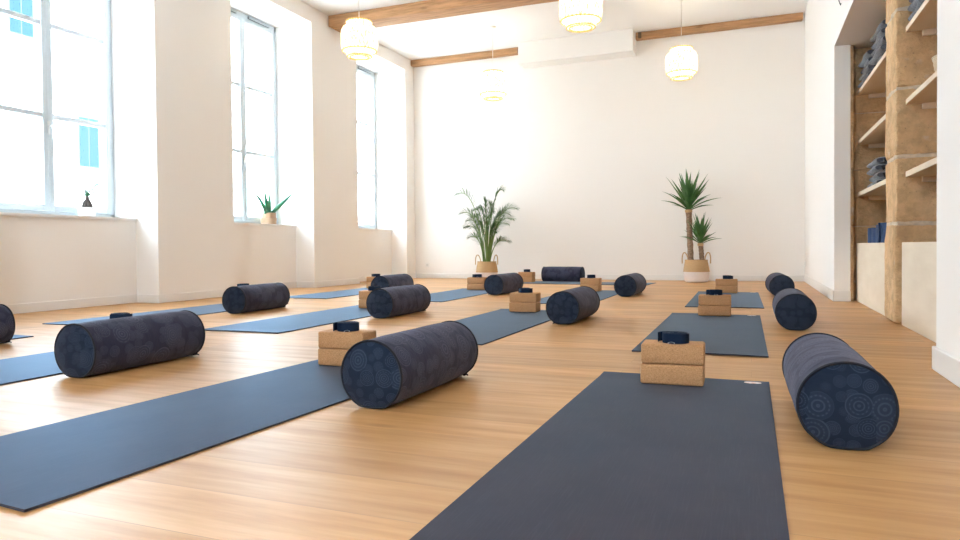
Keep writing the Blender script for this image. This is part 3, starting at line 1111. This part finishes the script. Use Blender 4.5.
rnd = random.Random(11)
palm = thing('potted_palm', 'green feathery palm in a seagrass basket on the left by the back wall', 'plant', (-4.03, 10.45, 0))
belly_basket(palm, 0.30, 0.178, 0.13)
CY = Vector((0, 0, 0.26))
tips = [(-.56, .05, 1.43), (.33, -.10, 1.45), (.50, .10, 1.16), (.52, -.15, .98), (-.42, -.12, 1.10), (-.44, .10, .88), (.39, .05, .63), (.26, -.22, .78),
        (-.24, -.20, .70), (-.06, .12, 1.30), (.14, -.12, 1.22), (.32, .16, .92), (-.28, .16, 1.16), (-.14, -.25, 1.02), (.05, .2, 1.12), (.22, .2, 1.06),
        (-.33, -.05, .98), (.10, -.25, .95), (-.05, -.12, 1.16), (.40, -.02, 1.08), (-.18, .05, .92), (.18, .0, .88)]
for i, tp in enumerate(tips):
    tip = Vector((tp[0], tp[1], tp[2]))
    base = CY + Vector((tp[0] * 0.09 + rnd.uniform(-.02, .02), tp[1] * .12 + rnd.uniform(-.02, .02), 0))
    reach = math.hypot(tp[0], tp[1])
    ctl = Vector((tp[0] * 0.30, tp[1] * 0.30, tp[2] + 0.02 + 0.26 * reach))
    n = 16
    L = (ctl - base).length * .6 + (tip - ctl).length * .7
    pts = [base * (1 - u) ** 2 + ctl * 2 * u * (1 - u) + tip * u * u for u in [k / n for k in range(n + 1)]]
    dirs = [((ctl - base) * (1 - u) + (tip - ctl) * u).normalized() for u in [k / n for k in range(n + 1)]]
    bm = NB()
    tube(bm, pts, [0.0085 * (1 - 0.8 * k / n) + 0.0012 for k in range(n + 1)], 6)
    fro = obj('frond', bm, M['cane'], palm, 60)
    bm = NB()
    twist = rnd.choice((-1, 1)) * rnd.uniform(.6, 1.3)
    for k in range(6, n + 1):
        for half in (0, 0.33, 0.66):
            if k == n and half:
                continue
            pp = pts[k] if not half else pts[k].lerp(pts[k + 1], half)
            dd = dirs[k]
            sd = dd.cross(Vector((0, 0, 1)))
            if sd.length < 0.05:
                sd = Vector((1, 0, 0))
            sd.normalize()
            nn = sd.cross(dd).normalized()
            sd = sd * math.cos(twist) + nn * math.sin(twist)
            u = (k + half - 6) / (n - 6)
            ll = 0.20 * (0.5 + 0.5 * L) * (0.55 + 0.9 * u * (1 - u) * 2.0 - 0.25 * u) * rnd.uniform(.85, 1.1)
            for s in (-1, 1):
                ld = dd * (0.55 + 0.7 * u) + sd * s * (1.0 - 0.4 * u) + Vector((rnd.uniform(-.2, .2), rnd.uniform(-.2, .2), 0.10 + rnd.uniform(-.15, .15)))
                leaf_blade(bm, pp, ld, ll, 0.011, 0.55, 0.2, 4)
    obj('leaflets', bm, M['palm'], fro, 60)

yuc = thing('potted_yucca', 'yucca with two trunks in a half white basket by the back wall', 'plant', (-0.745, 10.42, 0))
belly_basket(yuc, 0.322, 0.182, 0.155)
def yucca_head(x0, y0, z0, x1, y1, z1, r, nl, ll, seed, wmul=1.0):
    q = random.Random(seed)
    bm = NB()
    n = 14
    pts = [(x0 + (x1 - x0) * k / n, y0 + (y1 - y0) * k / n, z0 + (z1 - z0) * k / n) for k in range(n + 1)]
    tube(bm, pts, [r * (1 + 0.07 * ((k % 2) * 2 - 1)) for k in range(n + 1)], 12)
    tr = obj('trunk', bm, M['bark'], yuc, 60)
    bm = NB()
    lathe(bm, [(0, z1 + 0.005), (r * 1.2, z1 - 0.01), (r * 1.25, z1 - 0.04), (r, z1 - 0.05)], 14, (x1, y1, 0))
    obj('dry_collar', bm, M['wicker'], tr, 60)
    bm = NB()
    for k in range(nl):
        u = k / nl
        az = k * 2.39996 + q.uniform(-.2, .2)
        el = R(22 + 64 * u ** 0.75 + q.uniform(-9, 9))
        d = Vector((math.cos(az) * math.cos(el), math.sin(az) * math.cos(el), math.sin(el)))
        if d.y > 0:
            d.y *= 0.75
        b = Vector((x1, y1, z1 - 0.02 + 0.08 * u)) + Vector((d.x, d.y, 0)) * r * 0.6
        leaf_blade(bm, b, d, ll * q.uniform(.72, 1.08) * (0.78 + 0.25 * min(1, u * 3)), 0.056 * wmul, 0.12 if u > .2 else 0.5, 0.3, 6)
    obj('leaf_crown', bm, M['yucca'], yuc, 60)
yucca_head(-0.075, 0, 0.25, -0.105, 0, 1.065, 0.042, 46, 0.52, 3)
yucca_head(0.085, -0.02, 0.25, 0.06, -0.02, 0.575, 0.034, 32, 0.38, 5, 0.9)

# ------------------------------------------------------------------ window sill plants
al = thing('potted_aloe', 'small spiky aloe in a banded tan pot on the middle window sill', 'plant', (-6.01, 7.475, ZS + 0.001))
bm = NB()
lathe(bm, [(0, 0), (0.088, 0), (0.100, 0.012), (0.104, 0.075), (0.096, 0.082), (0.094, 0.092), (0.094, 0.155), (0.086, 0.156), (0.084, 0.13), (0, 0.13)], 32)
po = obj('pot', bm, M['terracotta'], al, 40)
bm = NB(); tube(bm, [(0.101 * math.cos(2 * PI * k / 32), 0.101 * math.sin(2 * PI * k / 32), 0.083) for k in range(32)], 0.006, 6, closed=True)
obj('pot_band', bm, M['terracotta'], po, 60)
bm = NB(); lathe(bm, [(0, 0.140), (0.086, 0.137), (0.086, 0.128), (0, 0.128)], 24)
obj('soil', bm, M['soil'], al, 40)
for (dy, dx, h, w, base) in ((-0.30, 0.02, 0.27, 0.030, -0.03), (-0.075, 0.00, 0.345, 0.042, -0.01), (-0.02, 0.03, 0.30, 0.038, 0.01), (0.19, 0.23, 0.29, 0.040, 0.03),
                             (-0.13, 0.05, 0.06, 0.028, -0.04), (0.20, -0.06, 0.10, 0.028, 0.03), (-0.06, -0.08, 0.14, 0.03, 0.0)):
    bm = NB()
    n = 8
    p0 = Vector((0, base, 0.135)); p1 = Vector((dx, base + dy, 0.135 + h))
    pts = [p0.lerp(p1, k / n) + Vector((0, 0.0, 0.05 * math.sin(PI * k / n) * (1 if abs(dy) > 0.2 else 0))) for k in range(n + 1)]
    tube(bm, pts, [w * 0.66 * (1 - (k / n) ** 2.2) + 0.003 for k in range(n + 1)], 8)
    for v in bm.verts:
        pass
    obj('aloe_leaf', bm, M['aloe'], al, 60)

bo = thing('potted_bonsai', 'tiny bonsai with a swollen trunk in a white pot on the near window sill', 'plant', (-6.02, 4.79, ZS + 0.001))
bm = NB()
lathe(bm, [(0, 0), (0.062, 0), (0.072, 0.006), (0.084, 0.09), (0.079, 0.091), (0.072, 0.075), (0, 0.075)], 32)
obj('pot', bm, M['pot_white'], bo, 40)
bm = NB(); lathe(bm, [(0, 0.083), (0.074, 0.080), (0.072, 0.072), (0, 0.072)], 24)
obj('soil', bm, M['soil'], bo, 40)
bm = NB()
for k, (dx, dy) in enumerate(((0.0, -0.032), (0.01, 0.03), (0.03, 0.0), (-0.028, 0.012))):
    tube(bm, [(dx * 1.2, dy * 1.35, 0.078), (dx * .9, dy, 0.10), (dx * .35, dy * .4, 0.145), (0, 0.004, 0.175)], [0.016, 0.024, 0.026, 0.014], 10)
tube(bm, [(0, 0.004, 0.16), (0, 0.0, 0.20), (0, -0.012, 0.235), (0.003, -0.018, 0.268)], [0.020, 0.012, 0.009, 0.004], 8)
tube(bm, [(0, 0.0, 0.20), (0.0, 0.02, 0.235), (0.004, 0.05, 0.27), (0.0, 0.085, 0.295)], [0.008, 0.005, 0.004, 0.003], 6)
obj('trunk', bm, M['caudex'], bo, 60)
for pts in ([(0, 0.002, 0.195), 6], [(0.0, 0.085, 0.30), 7], [(0.004, 0.05, 0.26), 3], [(0.002, 0.10, 0.22), 3], [(0.003, -0.018, 0.265), 3]):
    bm = NB()
    c, k = Vector(pts[0]), pts[1]
    for i in range(k):
        az = i * 2.4 + c.y * 20
        d = Vector((math.cos(az) * .8, math.sin(az), rnd.uniform(-.2, .7)))
        leaf_blade(bm, c, d, rnd.uniform(.07, .105), 0.036, 0.4, 0.15, 4)
    obj('leaf_cluster', bm, M['bonsai'], bo, 60)

# ------------------------------------------------------------------ alcove: cabinets, shelves and what is on them
def cabinet(label, y0, y1):
    t = thing('low_cabinet', label, 'cabinet', (0.91, y0, 0))
    w = y1 - y0
    bm = NB(); box(bm, 0.0, 0.018, 0, w, 0.002, 0.54, 0.002, 1)
    obj('front_panel', bm, M['ply'], t, 40)
    bm = NB(); box(bm, 0.020, 0.66, 0.004, w - 0.004, 0.345, 0.363, 0.001, 1)
    obj('inner_board', bm, M['ply'], t, 40)
cabinet('pale plywood low cabinet front in the far alcove bay', 5.575, 7.22)
cabinet('pale plywood low cabinet front in the near alcove bay, next to the white wall', 3.40, 5.145)

def shelf(y0, y1, z0, z1, label):
    t = thing('wall_shelf', label, 'shelf', (0.93, y0, z0), 0, 'pale wooden shelves in the stone alcove')
    w, h = y1 - y0, z1 - z0
    bm = NB(); box(bm, 0, 0.62, 0, w, 0, h, 0.002, 1)
    obj('shelf_board', bm, M['board'], t, 40)
    for (a, b) in ((0.0, 0.028), (w - 0.028, w)):
        bm = NB(); box(bm, 0.09, 0.62, a, b, -0.036, -0.001, 0.002, 1)
        obj('batten', bm, M['board'], t, 40)
FB, NBY = (5.575, 7.30), (3.385, 5.145)
shelf(*FB, 1.927, 1.963, 'top wooden shelf of the far alcove bay')
shelf(*FB, 1.463, 1.500, 'middle empty wooden shelf of the far alcove bay')
shelf(*FB, 0.978, 1.016, 'lowest wooden shelf of the far alcove bay, above the cabinet')
shelf(*NBY, 1.896, 1.930, 'top wooden shelf of the near alcove bay')
shelf(*NBY, 1.430, 1.464, 'middle wooden shelf of the near alcove bay, holding a straw basket')
shelf(*NBY, 0.962, 0.998, 'lowest empty wooden shelf of the near alcove bay')

def make_blanket():
    t = thing('folded_blanket', '', 'blanket', group='folded blue grey blankets in the alcove')
    W, D, H = 0.50, 0.44, 0.060
    bm = NB()
    for lay in range(1):
        z0 = 0.0
        hh = H
        prof = []
        for k in range(9):
            a = PI / 2 + PI * k / 8
            prof.append((0.018 + hh / 2 * math.cos(a) * 1.2 - 0.0, z0 + hh / 2 + hh / 2 * math.sin(a)))
        prof += [(D, z0 + 0.001), (D, z0 + hh - 0.001)]
        m = 14
        rows = []
        for j in range(m + 1):
            y = -W / 2 + W * j / m
            e = 1 - 0.35 * max(0, abs(2 * j / m - 1) - 0.8) / 0.2
            zc = z0 + hh / 2
            rows.append([bm.verts.new((x + 0.010 * noise.noise(Vector((y * 5, lay * 3, 0))), y, max(0.0, zc + (z - zc) * e + 0.005 * noise.noise(Vector((x * 6, y * 6, lay * 2.0))) * (1 if lay else 0)))) for x, z in prof])
        n = len(prof)
        for a, b in zip(rows[:-1], rows[1:]):
            for k in range(n):
                bm.faces.new((a[k], a[(k + 1) % n], b[(k + 1) % n], b[k]))
        bm.faces.new(rows[0]); bm.faces.new(rows[-1])
    obj('blanket_fold', bm, M['blanket'], t, 60)
    bm = NB()
    q = random.Random(5)
    for k in range(16):
        x = 0.03 + k * 0.024
        z = q.uniform(0.02, 0.05)
        tube(bm, [(x, -W / 2 + 0.005, z), (x + q.uniform(-.01, .01), -W / 2 - 0.02, z - 0.004), (x + q.uniform(-.012, .012), -W / 2 - 0.045, max(0.006, z - q.uniform(.015, .04)))], [0.006, 0.009, 0.005], 6)
    f = obj('fringe', bm, M['fringe'], t, 60)
    f['label'] = 'black yarn fringe'
    return t
bl0 = make_blanket(); ubl = False
ordn = {1: ['only'], 3: ['bottom', 'middle', 'top'], 4: ['bottom', 'second', 'third', 'top'], 5: ['bottom', 'second', 'third', 'fourth', 'top'], 6: ['bottom', 'second', 'third', 'fourth', 'fifth', 'top']}
def stack_blankets(x, y, z, n, where, jit):
    global ubl
    q = random.Random(jit)
    for k in range(n):
        loc = (x + q.uniform(-.012, .012), y + q.uniform(-.02, .02), z + 0.001 + k * 0.0625)
        lab = '%s folded blanket in the %s' % (ordn[n][k], where)
        rot = R(q.uniform(-2, 2))
        if not ubl:
            bl0.location = loc; bl0.rotation_euler = (0, 0, rot); bl0['label'] = lab; ubl = True
        else:
            dup(bl0, loc, rot, lab)
stack_blankets(0.955, 6.96, 1.963, 4, 'far stack, far bay top shelf', 1)
stack_blankets(0.955, 6.34, 1.963, 5, 'tall stack by the pillar, far bay top shelf', 2)
stack_blankets(1.00, 6.80, 1.016, 4, 'stack on the far bay lowest shelf', 3)
stack_blankets(0.955, 4.85, 1.930, 4, 'stack on the near bay top shelf', 4)

# navy rolls standing behind the far cabinet front
def make_roll():
    t = thing('rolled_foam_mat', '', 'rolled mat', group='navy rolls standing in the far cabinet')
    bm = NB()
    rows = []
    n = 22 * 5
    for i in range(n + 1):
        a = 2 * PI * i / 22
        r = 0.012 + 0.076 * i / n
        th = 0.006
        rows.append([bm.verts.new((rr * math.cos(a), rr * math.sin(a), z)) for rr, z in ((r - th, 0), (r + th, 0), (r + th, 0.305), (r - th, 0.305))])
    for a, b in zip(rows[:-1], rows[1:]):
        for k in range(4):
            bm.faces.new((a[k], b[k], b[(k + 1) % 4], a[(k + 1) % 4]))
    bm.faces.new(rows[0]); bm.faces.new(rows[-1])
    obj('foam_sheet', bm, M['rollmat'], t, 50)
    return t
ro0 = make_roll()
for i, (y, dz, lab) in enumerate(((6.82, 0.0, 'farthest navy roll standing behind the far cabinet front'), (6.63, 0.0, 'second navy roll standing behind the far cabinet front'),
                                  (6.44, 0.0, 'third navy roll standing behind the far cabinet front'), (6.25, 0.0, 'navy roll nearest the pillar, behind the far cabinet front'))):
    if i == 0:
        ro0.location = (1.035, y, 0.365); ro0['label'] = lab
    else:
        r_ = dup(ro0, (1.035, y, 0.365), i * 1.1, lab)
        r_.scale = (1, 1, 1.0 + 0.06 * (i > 1) + 0.04 * (i > 2))

bk = thing('straw_basket', 'pale coiled straw basket on the near bay middle shelf, partly behind the white wall', 'basket', (1.17, 5.00 - 0.07, 1.465))
bm = NB()
prof = [(0, 0.0), (0.095, 0.0), (0.105, 0.012)] + [(0.105 + 0.03 * k / 14 + 0.004 * (k % 2), 0.015 + 0.185 * k / 14) for k in range(15)]
prof += [(0.126, 0.198), (0.096, 0.012), (0, 0.012)]
lathe(bm, prof, 32)
obj('basket_body', bm, M['wicker_pale'], bk, 60)
bm = NB(); tube(bm, [(0.134 * math.cos(2 * PI * k / 32), 0.134 * math.sin(2 * PI * k / 32), 0.202) for k in range(32)], 0.007, 6, closed=True)
obj('basket_rim', bm, M['wicker_pale'], bk, 60)

# ------------------------------------------------------------------ small wall fittings
def socket(loc, rotz, label):
    t = thing('wall_socket', label, 'socket', loc, rotz)
    bm = NB(); box(bm, -0.041, 0.041, -0.010, 0.0, -0.041, 0.041, 0.003, 2)
    obj('cover_plate', bm, M['plastic'], t, 40)
    bm = NB(); lathe(bm, [(0, -0.0115), (0.018, -0.0115), (0.021, -0.0125), (0.022, -0.010)], 24)
    for v in bm.verts:
        v.co = Vector((v.co.x, v.co.z, v.co.y))
    obj('socket_well', bm, M['socket_in'], t, 40)
socket((-5.33, YB, 0.233), 0, 'white wall socket low on the back wall near the window side corner')
socket((XR, 10.78, 0.262), R(-90), 'white wall socket low on the right wall near the back corner')
hk = thing('wall_hook', 'small dark metal hook on the white wall above the alcove', 'hook', (XR, 6.60, 2.56))
bm = NB(); tube(bm, [(-0.006, 0.0, 0.14), (-0.022, -0.008, 0.10), (-0.022, -0.008, 0.05), (-0.008, 0.0, 0.012), (-0.004, 0.01, 0.03)], 0.004, 8)
obj('hook_arm', bm, M['vent'], hk, 60)
bm = NB(); box(bm, -0.006, 0.0, -0.02, 0.02, 0.09, 0.17, 0.002, 1)
obj('hook_plate', bm, M['plastic'], hk, 40)

# ------------------------------------------------------------------ camera
yaw, pitch, roll = R(21.66093189), R(1.0428943), R(-0.52468387)
Rz = Matrix.Rotation(yaw, 3, 'Z')
fwd = Rz @ Vector((0, math.cos(pitch), -math.sin(pitch)))
rt = Rz @ Vector((1, 0, 0))
up = rt.cross(fwd)
c, s = math.cos(roll), math.sin(roll)
r2, u2 = rt * c + up * s, up * c - rt * s
cam = bpy.data.cameras.new('camera')
co = bpy.data.objects.new('camera', cam)
C.objects.link(co)
co.matrix_world = Matrix(((r2.x, u2.x, -fwd.x, 0), (r2.y, u2.y, -fwd.y, 0), (r2.z, u2.z, -fwd.z, 0.53), (0, 0, 0, 1)))
cam.sensor_width = 36
cam.lens = 683.264 / 960 * 36
cam.shift_y = -(270 - 260.174) / 960
cam.clip_start = 0.05
cam.dof.use_dof = False
SC.camera = co

# ------------------------------------------------------------------ light
w = bpy.data.worlds.new('sky')
SC.world = w
w.use_nodes = True
nt = w.node_tree
bg = nt.nodes['Background']
SKY = 9.0
bg.inputs[0].default_value = (0.72, 0.87, 1.0, 1)
bg.inputs[1].default_value = SKY
sun = bpy.data.lights.new('sun', 'SUN')
sun.energy = 14.0
sun.angle = R(2)
sun.color = (0.95, 0.97, 1.0)
so = bpy.data.objects.new('sun', sun)
C.objects.link(so)
so.rotation_euler = (R(0), R(38), R(-12))    # shines on the facade across the street
for k, (a, b) in enumerate(WINS + FILL_WIN):       # sky portals in the window openings
    l = bpy.data.lights.new('window_portal', 'AREA')
    l.shape = 'RECTANGLE'
    l.size = b - a - 0.1
    l.size_y = ZL - ZS - 0.1
    l.cycles.is_portal = True
    o = bpy.data.objects.new('window_portal', l)
    C.objects.link(o)
    o.location = (XWIN - 0.10, (a + b) / 2, (ZS + ZL) / 2)
    o.rotation_euler = (R(90), 0, R(-90))
    if k >= len(WINS):
        o.location = ((a + b) / 2, YF - 0.26, (ZS + ZL) / 2)
        o.rotation_euler = (R(90), 0, 0)

cy = SC.cycles
cy.max_bounces = 14
cy.diffuse_bounces = 8
cy.glossy_bounces = 4
cy.transparent_max_bounces = 12
cy.sample_clamp_indirect = 12
cy.caustics_reflective = False
cy.caustics_refractive = False
cy.use_denoising = True
vs = SC.view_settings
vs.view_transform = 'Standard'
vs.look = 'None'
vs.gamma = 1.0
vs.use_curve_mapping = False
vs.exposure = 1.25
